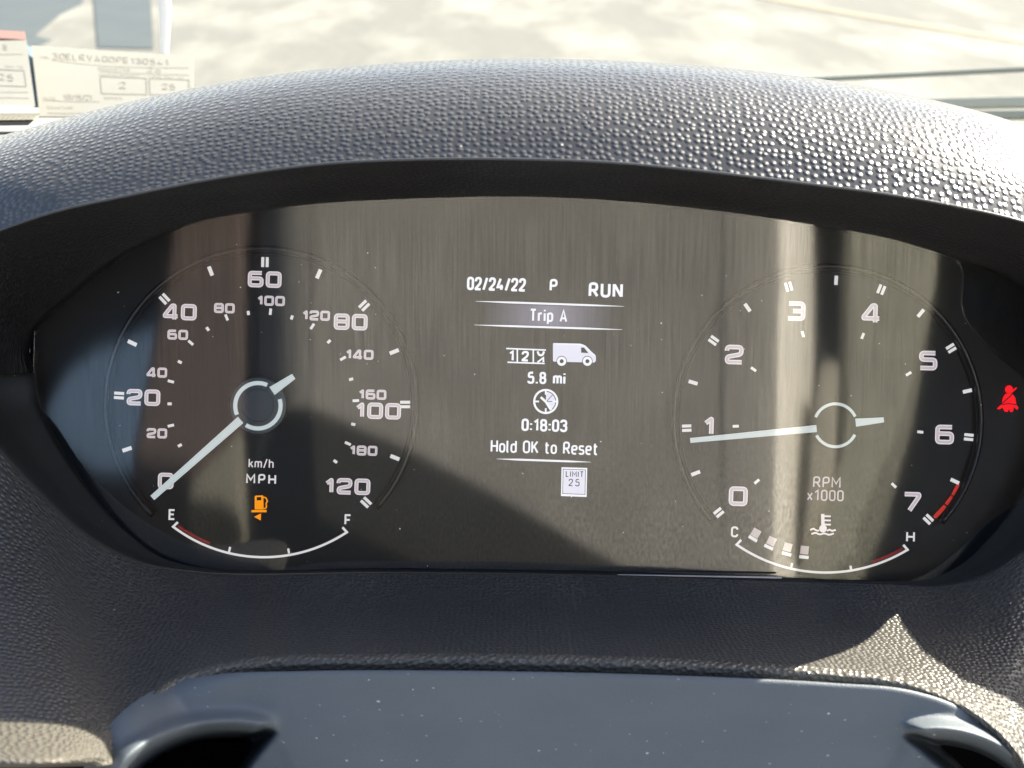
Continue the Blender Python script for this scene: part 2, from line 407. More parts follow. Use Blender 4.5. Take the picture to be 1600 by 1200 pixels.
for i in range(NR):
    t = (i/(NR-1)) ** 1.35; row = []
    for j in range(300):
        x = ca[j][0] + (cb_[j][0]-ca[j][0])*t; y = ca[j][1] + (cb_[j][1]-ca[j][1])*t
        dist = math.hypot(x-ca[j][0], y-ca[j][1])
        dep = -.0955 - .023*sstep(270, 150, ca[j][0]) - (.0009 + .007*sstep(420, 200, x))*(1-math.exp(-dist/ (3 + 26*sstep(420, 200, x)))) - .0000045*dist
        for S in (SC1, SC2):
            if S[:, 0].min()-60 < x < S[:, 0].max()+60 and y > 1090:
                s = sdf(S, x, y) + 8
                hole[(i, j)] = max(hole.get((i, j), -99), s)
                low = ((x-434)*.688 + (y-1144)*.725) if S is SC1 else ((1408-x)*.62 + (y-1150)*.78)
                rim = sstep(-4, -30, low)
                dep += .065*sstep(26, 52, s)*rim + .065*sstep(12, 40, s)*(1-rim) - .0070*rim*math.exp(-((s-15)/13)**2)
        row.append(P(x, y, dep))
    rows.append(row)
cover = empty('steering_column_cover', P(800, 1200, -.1), 'smooth dusty blue-grey column cover with two finger scoops below the dials', 'column cover')
shell = grid_obj('shell', rows, M['cover'], cover)
shell.data.materials.append(M['black'])          # deep scoop faces painted black, their shade put into the colour
for p_ in shell.data.polygons:
    i_, j_ = divmod(min(p_.vertices), 300)
    if hole.get((i_, j_), -99) > 44: p_.material_index = 1
# rolled rear edge of the shell
eb = [-.0955 - .023*sstep(270, 150, c[0]) for c in ca]
er = [[P(c[0], c[1], b) for c, b in zip(ca, eb)], [P(c[0], c[1] + 1.5, b + .0015) for c, b in zip(ca, eb)], [P(c[0], c[1] + 18, b + .0175) for c, b in zip(ca, eb)]]
grid_obj('rear_edge', er, M['cover'], cover)

# ================================================================ INSTRUMENT CLUSTER
clu = empty('instrument_cluster', P(820, 890, 0), 'backlit instrument cluster with speedometer, trip display and tachometer behind a clear lens', 'instrument cluster')
outl = [(p[0], p[1]) for p in spline([q[:2] for q in LENS_TOP], 120)][:-1] + [(p[0], p[1]) for p in spline(LENS_BOT, 120)][::-1][:-1]
fp = [P(820 + (x-820)*1.03, 600 + (y-600)*1.06, 0) for x, y in outl]
mesh_obj('dial_face', fp, [tuple(range(len(fp)))], M['dial'], clu)
# black wall between dial face and lens
wall0 = [P(820 + (x-820)*1.004, 600 + (y-600)*1.006, -.0105) for x, y in outl]
wall1 = [P(820 + (x-820)*1.03, 600 + (y-600)*1.06, 0.0) for x, y in outl]
nn = len(outl)
mesh_obj('face_surround', wall0 + wall1, [(i, (i+1) % nn, nn+(i+1) % nn, nn+i) for i in range(nn)], M['black'], clu)

# ---- flat drawing on the face, in photograph measurements
H0 = 0.0006
def ribbon(pts, w, closed=False, taper=None):
    """mitred stroke as quads; 2-D"""
    p = [np.array(q, float) for q in pts]
    span = max(np.ptp([q[0] for q in p]), np.ptp([q[1] for q in p]), 1e-6)
    if taper is None:
        keep = [p[0]]
        for q in p[1:]:
            if np.linalg.norm(q-keep[-1]) > span*.004: keep.append(q)
        if closed and np.linalg.norm(keep[0]-keep[-1]) < span*.004: keep.pop()
        p = keep
    n = len(p); L_ = []; Rr = []
    for i in range(n):
        if closed: a, b, c = p[i-1], p[i], p[(i+1) % n]
        else: a, b, c = (p[i-1] if i else None), p[i], (p[i+1] if i < n-1 else None)
        d1 = (b-a)/max(np.linalg.norm(b-a), 1e-9) if a is not None else None
        d2 = (c-b)/max(np.linalg.norm(c-b), 1e-9) if c is not None else None
        if d1 is None: d1 = d2
        if d2 is None: d2 = d1
        n1 = np.array((-d1[1], d1[0])); n2 = np.array((-d2[1], d2[0]))
        m = n1+n2; m /= max(np.linalg.norm(m), 1e-6); k = 1/max(m.dot(n1), 0.62)
        ww = w*(taper[i] if taper else 1)
        L_.append(b+m*k*ww/2); Rr.append(b-m*k*ww/2)
    f = [(i, (i+1) % n, n+(i+1) % n, n+i) for i in range(n if closed else n-1)]
    return L_+Rr, f
def roundpath(pts, r, closed=False, seg=5):
    p = [np.array(q, float) for q in pts]; n = len(p); out = []
    for i in range(n):
        if not closed and i in (0, n-1): out.append(p[i]); continue
        a, b, c = p[i-1], p[i], p[(i+1) % n]
        la, lc = np.linalg.norm(a-b), np.linalg.norm(c-b)
        fa = 0.5 if (closed or i-1 > 0) else 0.95; fc_ = 0.5 if (closed or i+1 < n-1) else 0.95
        rr = min(r, la*fa, lc*fc_)
        s = b+(a-b)/la*rr; e = b+(c-b)/lc*rr
        for k in range(seg+1):
            t = k/seg; out.append((1-t)**2*s+2*t*(1-t)*b+t*t*e)
    return out
def circ(cx, cy, r, a0=0, a1=360, n=40):
    return [(cx+r*math.cos(R(a0+(a1-a0)*k/n)), cy-r*math.sin(R(a0+(a1-a0)*k/n))) for k in range(n+1)]
class Ink:
    """flat print: strokes and filled shapes at a height over the face"""
    def __init__(s, h=H0): s.mb = MB(); s.h = h
    def put(s, v2, f, step=True):
        s.mb.add([P(x, y, -s.h) for x, y in v2], f)
        if step: s.h += 0.000015
        return s
    def stroke(s, pts, w, closed=False, r=0, taper=None):
        if r: pts = roundpath(pts, r, closed)
        v, f = ribbon(pts, w, closed, taper); return s.put(v, f)
    def fill(s, pts): return s.put(pts, [tuple(range(len(pts)))])
    def done(s, name, mat, parent=None): return s.mb.build(name, mat, parent if parent is not None else clu)

# wide squared numerals (the dials): glyph box 0..1 x 0..1, centre lines
SQ = {
 '0': (1, [([(0,0),(1,0),(1,1),(0,1)], True)]),
 '1': (.48, [([(0,.70),(.40,1),(.40,0)], False)]),
 '2': (1, [([(0,.74),(0,1),(1,1),(1,.53),(.02,.34),(.02,0),(1.04,0)], False)]),
 '3': (1, [([(0,1),(1,1),(1,0),(-.04,0)], False), ([(.30,.5),(1,.5)], False)]),
 '4': (1, [([(.80,-.12),(.80,1),(.60,1),(0,.24),(0,.14),(1.08,.14)], False)]),
 '5': (1, [([(1,1),(.03,1),(.03,.56),(1,.56),(1,0),(-.02,0)], False)]),
 '6': (1, [([(1,1),(0,1),(0,0),(1,0),(1,.56),(0,.56)], False)]),
 '7': (1, [([(0,1),(1,1),(1,.86),(.36,-.08)], False)]),
 '8': (1, [([(0,0),(1,0),(1,1),(0,1)], True), ([(0,.52),(1,.52)], False)]),
}
ROLL = R(1.6)
def sqtext(s, cx, cy, h, name, parent, sw=.24, lean=0.0):
    ww = h*.97; st = h*sw; gap = h*.13
    adv = [SQ[c][0]*(ww-st) + st + gap for c in s]; total = sum(adv) - gap
    co, si = math.cos(ROLL), math.sin(ROLL)
    rim = Ink(H0); core = Ink(H0 + .0003)
    x = -total/2
    for c, a in zip(s, adv):
        wfac, strokes = SQ[c]
        for pts, cl in strokes:
            q = []
            for gx, gy in pts:
                X = x + st/2 + gx*(ww-st); Y = (gy-.5)*(h-st)
                q.append((cx + X*co + Y*si, cy + X*si - Y*co))
            rr = h*.16 if c not in '147' else h*.05
            q = roundpath(q, rr, cl)
            v, f = ribbon(q, st, cl); rim.put(v, f)
            v, f = ribbon(q, st*.56, cl); core.put(v, f)
        x += a
    o = rim.done(name, M['num_rim'], parent)
    core.done('numeral_core', M['num_fill'], o)
    return o
# narrow technical lettering (display, captions)
def box_(w, h, y0=0): return [(0,y0),(w,y0),(w,y0+h),(0,y0+h)]
DN = {
 ' ': (.22, []), '0': (.5, [(box_(.5,1), 1, .25)]), '1': (.36, [([(.02,.78),(.28,1),(.28,0)], 0, 0)]),
 '2': (.5, [([(0,.70),(0,1),(.5,1),(.5,.58),(0,.06),(0,0),(.52,0)], 0, .24)]),
 '3': (.5, [([(0,.80),(0,1),(.48,1),(.48,.53),(.18,.53)], 0, .22), ([(.18,.53),(.5,.53),(.5,0),(0,0),(0,.20)], 0, .24)]),
 '4': (.56, [([(.30,1),(0,.24),(.58,.24)], 0, 0), ([(.40,.46),(.40,0)], 0, 0)]),
 '5': (.5, [([(.46,1),(.05,1),(.02,.55),(.5,.62),(.5,0),(0,0),(0,.18)], 0, .2)]),
 '6': (.5, [([(.36,1),(0,.42),(0,0),(.5,0),(.5,.60),(.08,.60)], 0, .24)]),
 '7': (.5, [([(0,1),(.5,1),(.16,0)], 0, 0)]),
 '8': (.5, [(box_(.46,.47,.53), 1, .2), (box_(.5,.53), 1, .24)]), '9': (.5, [([(.14,0),(.5,.58),(.5,1),(0,1),(0,.40),(.42,.40)], 0, .24)]),
 '/': (.36, [([(0,-.04),(.36,1.04)], 0, 0)]), ':': (.06, [([(.03,.02),(.03,.16)], 0, 0), ([(.03,.52),(.03,.66)], 0, 0)]), '.': (.06, [([(.03,-.06),(.03,.10)], 0, 0)]),
 'P': (.5, [([(0,0),(0,1),(.5,1),(.5,.44),(0,.44)], 0, .24)]), 'R': (.54, [([(0,0),(0,1),(.5,1),(.5,.46),(0,.46)], 0, .22), ([(.26,.46),(.55,0)], 0, 0)]),
 'U': (.54, [([(0,1),(0,0),(.54,0),(.54,1)], 0, .26)]), 'N': (.56, [([(0,0),(0,1)], 0, 0), ([(.56,0),(.56,1)], 0, 0), ([(.03,.96),(.53,.04)], 0, 0)]),
 'T': (.52, [([(0,1),(.52,1)], 0, 0), ([(.26,1),(.26,0)], 0, 0)]), 'r': (.28, [([(0,0),(0,.72)], 0, 0), ([(0,.45),(.04,.68),(.30,.68)], 0, .15)]),
 'i': (.02, [([(0,0),(0,.70)], 0, 0), ([(0,.88),(0,1.02)], 0, 0)]), 'p': (.44, [([(0,-.26),(0,.70)], 0, 0), (box_(.44,.70), 1, .22)]),
 'A': (.58, [([(0,0),(.29,1),(.58,0)], 0, 0), ([(.10,.28),(.48,.28)], 0, 0)]), 'm': (.74, [([(0,0),(0,.70)], 0, 0), ([(0,.40),(0,.70),(.37,.70),(.37,0)], 0, .18), ([(.37,.40),(.37,.70),(.74,.70),(.74,0)], 0, .18)]),
 'H': (.56, [([(0,0),(0,1)], 0, 0), ([(.56,0),(.56,1)], 0, 0), ([(0,.5),(.56,.5)], 0, 0)]), 'o': (.46, [(box_(.46,.70), 1, .23)]), 'l': (.12, [([(0,1),(0,0),(.12,0)], 0, .1)]),
 'd': (.46, [(box_(.46,.70), 1, .23), ([(.46,0),(.46,1)], 0, 0)]), 'O': (.56, [(box_(.56,1), 1, .28)]), 'K': (.54, [([(0,0),(0,1)], 0, 0), ([(.52,1),(.02,.36)], 0, 0), ([(.20,.58),(.56,0)], 0, 0)]),
 't': (.34, [([(.12,.95),(.12,0),(.34,0)], 0, .14), ([(0,.70),(.34,.70)], 0, 0)]), 'e': (.46, [([(0,.36),(.46,.36),(.46,.70),(0,.70),(0,0),(.42,0)], 0, .23)]),
 's': (.40, [([(.40,.62),(.36,.70),(0,.70),(0,.38),(.42,.34),(.42,0),(.04,0),(0,.08)], 0, .16)]), 'k': (.42, [([(0,0),(0,1)], 0, 0), ([(.40,.70),(.02,.26)], 0, 0), ([(.16,.42),(.44,0)], 0, 0)]),
 'h': (.44, [([(0,0),(0,1)], 0, 0), ([(0,.40),(0,.70),(.44,.70),(.44,0)], 0, .2)]), 'M': (.68, [([(0,0),(0,1),(.34,.36),(.68,1),(.68,0)], 0, 0)]),
 'x': (.42, [([(0,0),(.42,.70)], 0, 0), ([(0,.70),(.42,0)], 0, 0)]), 'E': (.46, [([(.46,1),(0,1),(0,0),(.46,0)], 0, 0), ([(0,.52),(.40,.52)], 0, 0)]), 'F': (.46, [([(.46,1),(0,1),(0,0)], 0, 0), ([(0,.48),(.40,.48)], 0, 0)]),
 'C': (.52, [([(.50,.76),(.50,1),(0,1),(0,0),(.50,0),(.50,.24)], 0, .25)]), 'L': (.42, [([(0,1),(0,0),(.42,0)], 0, 0)]), 'I': (.02, [([(0,0),(0,1)], 0, 0)]),
 'V': (.56, [([(0,1),(.28,0),(.56,1)], 0, 0)]), 'D': (.5, [([(0,0),(0,1),(.5,1),(.5,0)], 1, .2)]), 'S': (.46, [([(.46,1),(0,1),(0,.5),(.46,.5),(.46,0),(0,0)], 0, .2)]), 'G': (.52, [([(.5,.8),(.5,1),(0,1),(0,0),(.52,0),(.52,.45),(.3,.45)], 0, .2)]),
 'Y': (.5, [([(0,1),(.25,.5),(.5,1)], 0, 0), ([(.25,.5),(.25,0)], 0, 0)]), 'B': (.5, [(box_(.46,.47,.53), 1, .12), (box_(.5,.53), 1, .14)]), '-': (.3, [([(0,.5),(.3,.5)], 0, 0)]),
}
def dntext(s, cx, cy, h, width, name, mat, parent, sw=.145, roll=None, hgt=H0, track=.17, placer=None, wob=0):
    """caption of cap height h fitted to `width`, centred on cx, cy"""
    roll = ROLL if roll is None else roll
    total = sum(DN[c][0] + sw + track for c in s) - track
    kx = width/total; co, si = math.cos(roll), math.sin(roll)
    ink = Ink(hgt); x = 0
    for c in s:
        for pts, cl, r in DN[c][1]:
            if r: pts = roundpath(pts, r, bool(cl))
            q = []
            jx, jy = (random.uniform(-wob, wob), random.uniform(-wob, wob)) if wob else (0, 0)
            for gx, gy in pts:
                X = (x + sw/2 + gx + jx)*kx - width/2; Y = ((gy + jy - .5)*(1-sw))*h
                q.append((cx + X*co + Y*si, cy + X*si - Y*co))
            v, f = ribbon(q, sw*h, bool(cl))
            if placer: ink.mb.add([placer(a, b, ink.h) for a, b in v], f); ink.h += 0.00001
            else: ink.put(v, f)
        x += DN[c][0] + sw + track
    return ink.done(name, mat, parent)
def bar(cx, cy, ang, length, width, mat, name='tick', parent=None, h0=.0004, h1=.0012):
    """raised applied tick, long axis at ang (photo degrees from up, clockwise)"""
    a = R(ang); u = (math.sin(a), -math.cos(a)); w = (math.cos(a), math.sin(a))
    c4 = [(cx+u[0]*sx*length/2+w[0]*sy*width/2, cy+u[1]*sx*length/2+w[1]*sy*width/2) for sx, sy in ((1,1),(1,-1),(-1,-1),(-1,1))]
    v = [P(x, y, -h0) for x, y in c4] + [P(x, y, -h1) for x, y in c4]
    return mesh_obj(name, v, [(3,2,1,0),(4,5,6,7)] + [(i,(i+1)%4,4+(i+1)%4,4+i) for i in range(4)], mat, parent or clu)
def radial(px, py, c): return math.degrees(math.atan2(px-c[0], -(py-c[1])))
def dbl(px, py, c, ln=15.5, w=4.6, sep=7.0, name='scale_tick'):
    a = radial(px, py, c); t = R(a)
    for s in (-.5, .5):
        bar(px+math.cos(t)*sep*s, py+math.sin(t)*sep*s, a, ln, w, M['tickw'], name)

# ---- speedometer
SC = (409.5, 632)
for p in ((186,618),(257,467),(414,409.5),(569,477.5),(633,632),(572,785)): dbl(*p, SC)
for p in ((198.5,702),(206.6,536),(329,423.5),(498,428),(616,549.5),(617,715)): bar(*p, radial(*p, SC), 15, 6.0, M['tickw'], 'scale_tick')
SK = (409, 633)
for p in ((267,665),(267,596),(298,535.5),(354,496),(422.6,487),(488,510),(536,560),(556,626),(543.6,693)): bar(*p, radial(*p, SK), 10, 4.2, M['tickw'], 'scale_tick')
for p in ((281,696),(265,631),(281,565.6),(324.5,514),(388,489),(456,496),(514,533.7),(548.6,592.6),(552,663),(524,721)): bar(*p, radial(*p, SK), 6.5, 4.4, M['tickw'], 'scale_tick')
for s, x, y in (('20',224,621),('40',281,487.4),('60',413.6,436.5),('80',548,503),('100',591,642),('120',543,760),('0',259,751.5)): sqtext(s, x, y, 25.5, 'numeral', clu)
for s, x, y in (('20',245,677),('40',245,582),('60',277.7,523),('80',350.6,481.5),('100',423.5,470),('120',494,493),('140',562,554),('160',582,616.5),('180',568,704)): sqtext(s, x, y, 15.5, 'numeral', clu, sw=.23)
dntext('km/h', 408, 724, 14.5, 39, 'caption', M['num_rim'], clu, sw=.13)
dntext('MPH', 408, 748.5, 16, 47, 'caption', M['tickw'], clu, sw=.17, track=.26)
def gauge_arc(a, b, c, red, ticks, letters, endl=9):
    (x1,y1),(x2,y2),(x3,y3) = a, b, c
    dd = 2*(x1*(y2-y3)+x2*(y3-y1)+x3*(y1-y2))
    ux = ((x1*x1+y1*y1)*(y2-y3)+(x2*x2+y2*y2)*(y3-y1)+(x3*x3+y3*y3)*(y1-y2))/dd
    uy = ((x1*x1+y1*y1)*(x3-x2)+(x2*x2+y2*y2)*(x1-x3)+(x3*x3+y3*y3)*(x2-x1))/dd
    r = math.hypot(x1-ux, y1-uy)
    an = lambda p: math.degrees(math.atan2(-(p[1]-uy), p[0]-ux))
    a0, a1 = an(a), an(c)
    ink = Ink(.0008); pts = circ(ux, uy, r, a0, a1, 48)
    e0 = (a[0]+(ux-a[0])/r*endl+2, a[1]+(uy-a[1])/r*endl); e1 = (c[0]+(ux-c[0])/r*endl-2, c[1]+(uy-c[1])/r*endl)
    ink.stroke([e0]+pts+[e1], 3.6)
    o = ink.done('gauge_arc', M['tickw'])
    rk = Ink(.0007); rk.stroke(circ(ux, uy, r-5.5, an(red[0]), an(red[1]), 14), 4.2); rk.done('red_zone', M['redsoft'], o)
    for t in ticks: bar(*t, radial(t[0], t[1], (ux, uy)), 8, 3.4, M['tickw'], 'gauge_tick', o, .0004, .0010)
    for s, x, y, w in letters: dntext(s, x, y, 17, w, 'letter', M['tickw'], o, sw=.17)
gauge_arc((270.5,823),(405.5,870.5),(542,831.5), ((275,826),(327,852)), ((358.7,858.5),(451,861)), (('E',268.7,804,10.5),('F',543.6,812,10.5)))
# low-fuel telltale
fu = Ink(.0007)
fu.fill([(399,774.5),(410.5,774),(411.5,775),(412,796),(398,796),(398,775.5)])
fu.stroke([(393,798.7),(416.5,798.5)], 3.6)
fu.stroke([(411.5,777),(415.5,777.5),(418,783.5),(415.5,786),(416.6,793),(412.5,795)], 2.0, r=2)
fu.fill([(397,807.5),(407.8,802.2),(407.4,813.3)])
fo = fu.done('low_fuel_light', M['amber']); tag(fo, 'amber fuel pump warning light')
fk = Ink(.0012); fk.fill([(401.2,776.8),(408.2,776.6),(408.2,781.6),(401.2,781.8)]); fk.done('pump_window', M['ink'], fo)
# ring round the scale: a smoked clear tube
def scale_ring(c, r, a0, a1, h):
    pts = [P(x, y, -h) for x, y in circ(c[0], c[1], r, a0, a1, 120)]
    v, f = tube(pts, .0011, 10); o = mesh_obj('scale_ring', v, f, M['ring'], clu, smooth=True)
    pts = [P(x, y, -h*.5) for x, y in circ(c[0], c[1], r-7, a0, a1, 120)]
    v, f = tube(pts, .0006, 8); mesh_obj('ring_step', v, f, M['dial'], o, smooth=True)
scale_ring((408, 631), 243, 226, -42, .003)
# needle and hub
def needle(tip, root, tail0, tail1, w0, w1, c, hubr, arcs, lab, ringw, hubdisc=True):
    def blade(a, b, wa, wb, h):
        a = np.array(a, float); b = np.array(b, float); d = (b-a)/np.linalg.norm(b-a); n = np.array((-d[1], d[0]))
        lo = [a+n*wa/2, b+n*wb/2, b-n*wb/2, a-n*wa/2]
        v = [P(x, y, -h) for x, y in lo] + [P(*(q*.82 + m*.18), -h-.0012) for q, m in zip(lo, (a, b, b, a))]
        return v, [(3,2,1,0),(4,5,6,7)] + [(i,(i+1)%4,4+(i+1)%4,4+i) for i in range(4)]
    mb = MB(); mb.add(*blade(tip, root, w1, w0, .0075)); mb.add(*blade(tail0, tail1, w0*1.15, w0*.7, .0075))
    o = mb.build('needle', M['needle']  , clu); tag(o, lab)
    if hubdisc:
        mb = MB(); n = 40
        for r0, h in ((hubr*1.30, .004), (hubr*1.24, .0066), (hubr*.72, .0070), (hubr*.70, .0078)):
            mb.v += [P(x, y, -h) for x, y in circ(*c, r0, 0, 360, n)[:-1]]
        for k in range(3): mb.f += [(k*n+i, k*n+(i+1)%n, (k+1)*n+(i+1)%n, (k+1)*n+i) for i in range(n)]
        mb.f.append(tuple(range(3*n, 4*n)))
        mb.build('hub', M['hub'], o)
    for a0, a1 in arcs:
        ik = Ink(.0072); ik.stroke(circ(*c, hubr, a0, a1, 40), ringw); ik.done('hub_ring', M['needle'], o)
needle((238,778),(376,656),(425,611),(459,588), 13, 9, (403,634), 35.5, ((203, 66), (17, -122)), 'white speedometer needle resting just below zero', 6.5)

# ---- tachometer
TC = (1294, 661)
for p in ((1123,801),(1073,669),(1115,532),(1232.4,448),(1377,452.5),(1486.4,544),(1513.7,683),(1450.5,811.4)): dbl(*p, TC, 14.5, 4.6, 6.8)
for p in ((1087,739.4),(1083,597.7),(1168,480.6),(1306.5,438),(1438.8,489.3),(1511.6,611),(1492,752)): bar(*p, radial(*p, TC), 14.5, 5.6, M['tickw'], 'scale_tick')
for p in ((1182.6,752.4),(1149.6,666),(1177.4,577),(1254.5,522),(1348,525),(1419.7,584),(1438,675),(1396.7,758.5)): bar(*p, radial(*p, TC), 9.5, 4.2, M['tickw'], 'scale_tick')
for s, x, y in (('0',1153.5,775.4),('1',1108,666),('2',1147,554),('3',1243.7,486),('4',1361,489),('5',1450,563.4),('6',1476,679),('7',1424.5,784)): sqtext(s, x, y, 30.5, 'numeral', clu, sw=.23)
dntext('RPM', 1292, 753.5, 17.5, 43, 'caption', M['num_fill'], clu, sw=.13)
dntext('x1000', 1289.6, 774, 17.5, 57, 'caption', M['num_fill'], clu, sw=.13)
gauge_arc((1151,851),(1284,894.5),(1418,859), ((1363,880),(1411,859)), ((1236.8,884),(1329.5,888)), (('C',1148,831,11.5),('H',1422.7,838.7,14)))
for (x, y), (bx, by), a in zip(((1181,833),(1205.5,845.6),(1230.7,855),(1257,859.5)), ((1176.5,841.7),(1201,855),(1229,865.6),(1256,870.4)), (31,25,16,6)):
    o = bar(x, y, a, 13, 13, M['tickg'], 'temperature_bar', None, .0004, .0008)
    bar(bx, by, a, 5, 15, M['tickw'], 'bar_foot', o)
for q in (((1498,757),(1489,774)), ((1488,776),(1478.5,788.5)), ((1477,790.5),(1460,808.5))):
    ik = Ink(.0009); ik.stroke(q, 6.5); ik.done('red_zone', M['redline'])
ti = Ink(.0007)
ti.stroke([(1285.5,803),(1286,824)], 5.2); ti.fill([(1286+6*math.cos(R(t)), 826-6*math.sin(R(t))) for t in range(0, 360, 24)])
for y in (806.5, 813, 819.5): ti.stroke([(1288,y),(1298,y+.3)], 2.6)
ti.stroke([(1266,828),(1271,826),(1276,829),(1280,829)], 2.6); ti.stroke([(1292,829.5),(1296,827.5),(1300,829.5),(1306,828)], 2.6)
ti.stroke([(1268,834.5),(1274,832),(1281,835.5),(1288,833),(1295,836),(1303,833.5)], 2.6, r=3)
ti.done('coolant_symbol', M['num_rim'])
scale_ring((1293, 656), 240, 222, -42, .003)
needle((1078.5,688.2),(1276,669.6),(1337,660.5),(1381,656), 11, 7.5, (1305.5,664.5), 33.5, ((158, 24), (-26, -152)), 'white tachometer needle standing just below one', 4.6, hubdisc=False)
# seat-belt telltale
bl = Ink(.0007)
bl.fill([(1576.5+6.2*math.cos(R(t)), 608.5-6.6*math.sin(R(t))) for t in range(0, 360, 20)])
bl.fill([(1571,615),(1582,615),(1586.5,622),(1588,632),(1591.5,637.5),(1589,640.5),(1584,636),(1583,643),(1578.5,644),(1576.5,639),(1574.5,644),(1569.5,643),(1566.5,637),(1561,640),(1557.5,638.5),(1565,631),(1567,621)])
bl.stroke([(1580,613.5),(1588.5,605.5)], 2.4)
bo = bl.done('seat_belt_light', M['redt']); tag(bo, 'red seat belt warning light')
bk = Ink(.0012); bk.stroke([(1585.5,613),(1565,631)], 1.5); bk.stroke([(1564,632.5),(1576,630.5),(1588,632.5)], 1.3); bk.done('belt_lines', M['dial'], bo)

# ---- trip display in the middle
def disp_line(x0, y0, x1, y1, w):
    n = 16; pts = [(x0+(x1-x0)*k/n, y0+(y1-y0)*k/n) for k in range(n+1)]
    ik = Ink(.0007); ik.stroke(pts, w, taper=[max(.12, min(1, 4*min(k, n-k)/n + .1)) for k in range(n+1)]); ik.done('display_rule', M['disp'])
dntext('02/24/22', 775.7, 444, 21, 91, 'date', M['disp'], clu, sw=.18, track=.14)
dntext('P', 865, 445.6, 19.5, 12, 'gear_letter', M['disp'], clu, sw=.18)
dntext('RUN', 946.5, 453.3, 23.5, 53, 'run_text', M['disp'], clu, sw=.18)
disp_line(743, 470.7, 975, 478.7, 3.0); disp_line(741, 507.7, 972.5, 515, 3.0)
# glow behind the heading: brightest in the middle
def band_mat():
    m, nt, n, l, b = new_mat('heading_glow')
    uv = n.new('ShaderNodeUVMap'); sx = n.new('ShaderNodeSeparateXYZ'); l.new(uv.outputs[0], sx.inputs[0])
    g = ramp(n, l, sx.outputs[0], [(0.0, 0.0), (.28, .55), (.5, 1.0), (.72, .55), (1.0, 0.0)])
    b.inputs['Base Color'].default_value = (.010, .0115, .014, 1); b.inputs['Roughness'].default_value = .45; b.inputs['Specular IOR Level'].default_value = .25
    b.inputs['Emission Color'].default_value = (*srgb(150, 147, 168), 1)
    l.new(math_node(n, l, 'MULTIPLY', g, .75/K), b.inputs['Emission Strength'])
    return m
gv = [P(x, y, -.0005) for x, y in ((756,473.8),(960,480.6),(958,512.4),(754,505.6))]
mesh_obj('heading_glow', gv, [(0,1,2,3)], band_mat(), clu, uvs=[(0,1),(1,1),(1,0),(0,0)])
dntext('Trip A', 857, 493, 20, 58, 'heading', M['disp'], clu, sw=.15, hgt=.0008)
dntext('5.8 mi', 854, 590.8, 19, 59, 'distance', M['disp'], clu, sw=.18)
dntext('0:18:03', 850.7, 664.6, 19.5, 71, 'duration', M['disp'], clu, sw=.18, track=.13)
dntext('Hold OK to Reset', 850.5, 699, 20, 167, 'prompt', M['disp'], clu, sw=.14, track=.15)
disp_line(776, 717, 923, 722, 3.0)
# odometer symbol
od = Ink(.0007)
od.stroke([(791,544.5),(853,547)], 2.2); od.stroke([(793,566),(851,568)], 2.2)
od.stroke([(808.3,545),(808.3,566.5)], 2.2); od.stroke([(833.3,546),(833.3,567)], 2.2)
oo = od.done('odometer_symbol', M['disp'])
dntext('1', 799.5, 556, 17, 9, 'digit', M['disp'], oo, sw=.20); dntext('2', 820.7, 556.6, 16.5, 11, 'digit', M['disp'], oo, sw=.20)
ik = Ink(.0009); ik.stroke([(840,549),(842,555),(848,555),(850,549)], 3.2, r=4); ik.stroke([(840,566),(849,559),(849,566)], 3.0); ik.done('digit', M['disp'], oo)
# van symbol
vn = Ink(.0007)
vn.fill(roundpath([(864.5,536.5),(907,537.5),(914,540),(924,551),(931,555.5),(931,564),(929,566.5),(864,565),(864,537)], 2.5, True))
vo = vn.done('van_symbol', M['dispg'])
ik = Ink(.0010); ik.stroke([(865,537),(907,538),(914,540.5),(924,551),(930,556)], 2.0, r=3); ik.done('van_outline', M['disp'], vo)
ik = Ink(.0011); ik.fill([(908,543),(912.5,543),(919.5,551.8),(908,551)])
for cx in (877.6, 917.8): ik.fill([(cx+8.2*math.cos(R(t)), 564.2-8.2*math.sin(R(t))) for t in range(0, 360, 18)])
ik.done('van_glass', M['ink'], vo)
for cx in (877.6, 917.8):
    ik = Ink(.0014); ik.stroke(circ(cx, 564.4, 5.2, 0, 360, 24)[:-1], 4.0, closed=True); ik.done('van_wheel', M['disp'], vo)
# clock symbol
ck = Ink(.0008); ck.stroke(circ(852.7, 627.3, 18, 0, 360, 48)[:-1], 3.2, closed=True)
for a in (90, 0, 180, 270): ck.stroke([(852.7+17*math.cos(R(a)), 627.3-17*math.sin(R(a))), (852.7+10.5*math.cos(R(a)), 627.3-10.5*math.sin(R(a)))], 2.6)
ck.stroke([(845,620.5),(853,628),(861,640.5)], 3.6)
ko = ck.done('clock_symbol', M['disp'])
ik = Ink(.0006); ik.fill([(852.7,627.3)] + circ(852.7, 627.3, 15, 86, -54, 20)); ik.done('clock_sector', M['dispg'], ko)
ik = Ink(.00075)
for a in (44, 0): ik.stroke([(854,627.3),(852.7+14.5*math.cos(R(a)), 627.3-14.5*math.sin(R(a)))], 1.1)
ik.done('clock_lines', M['ink'], ko)
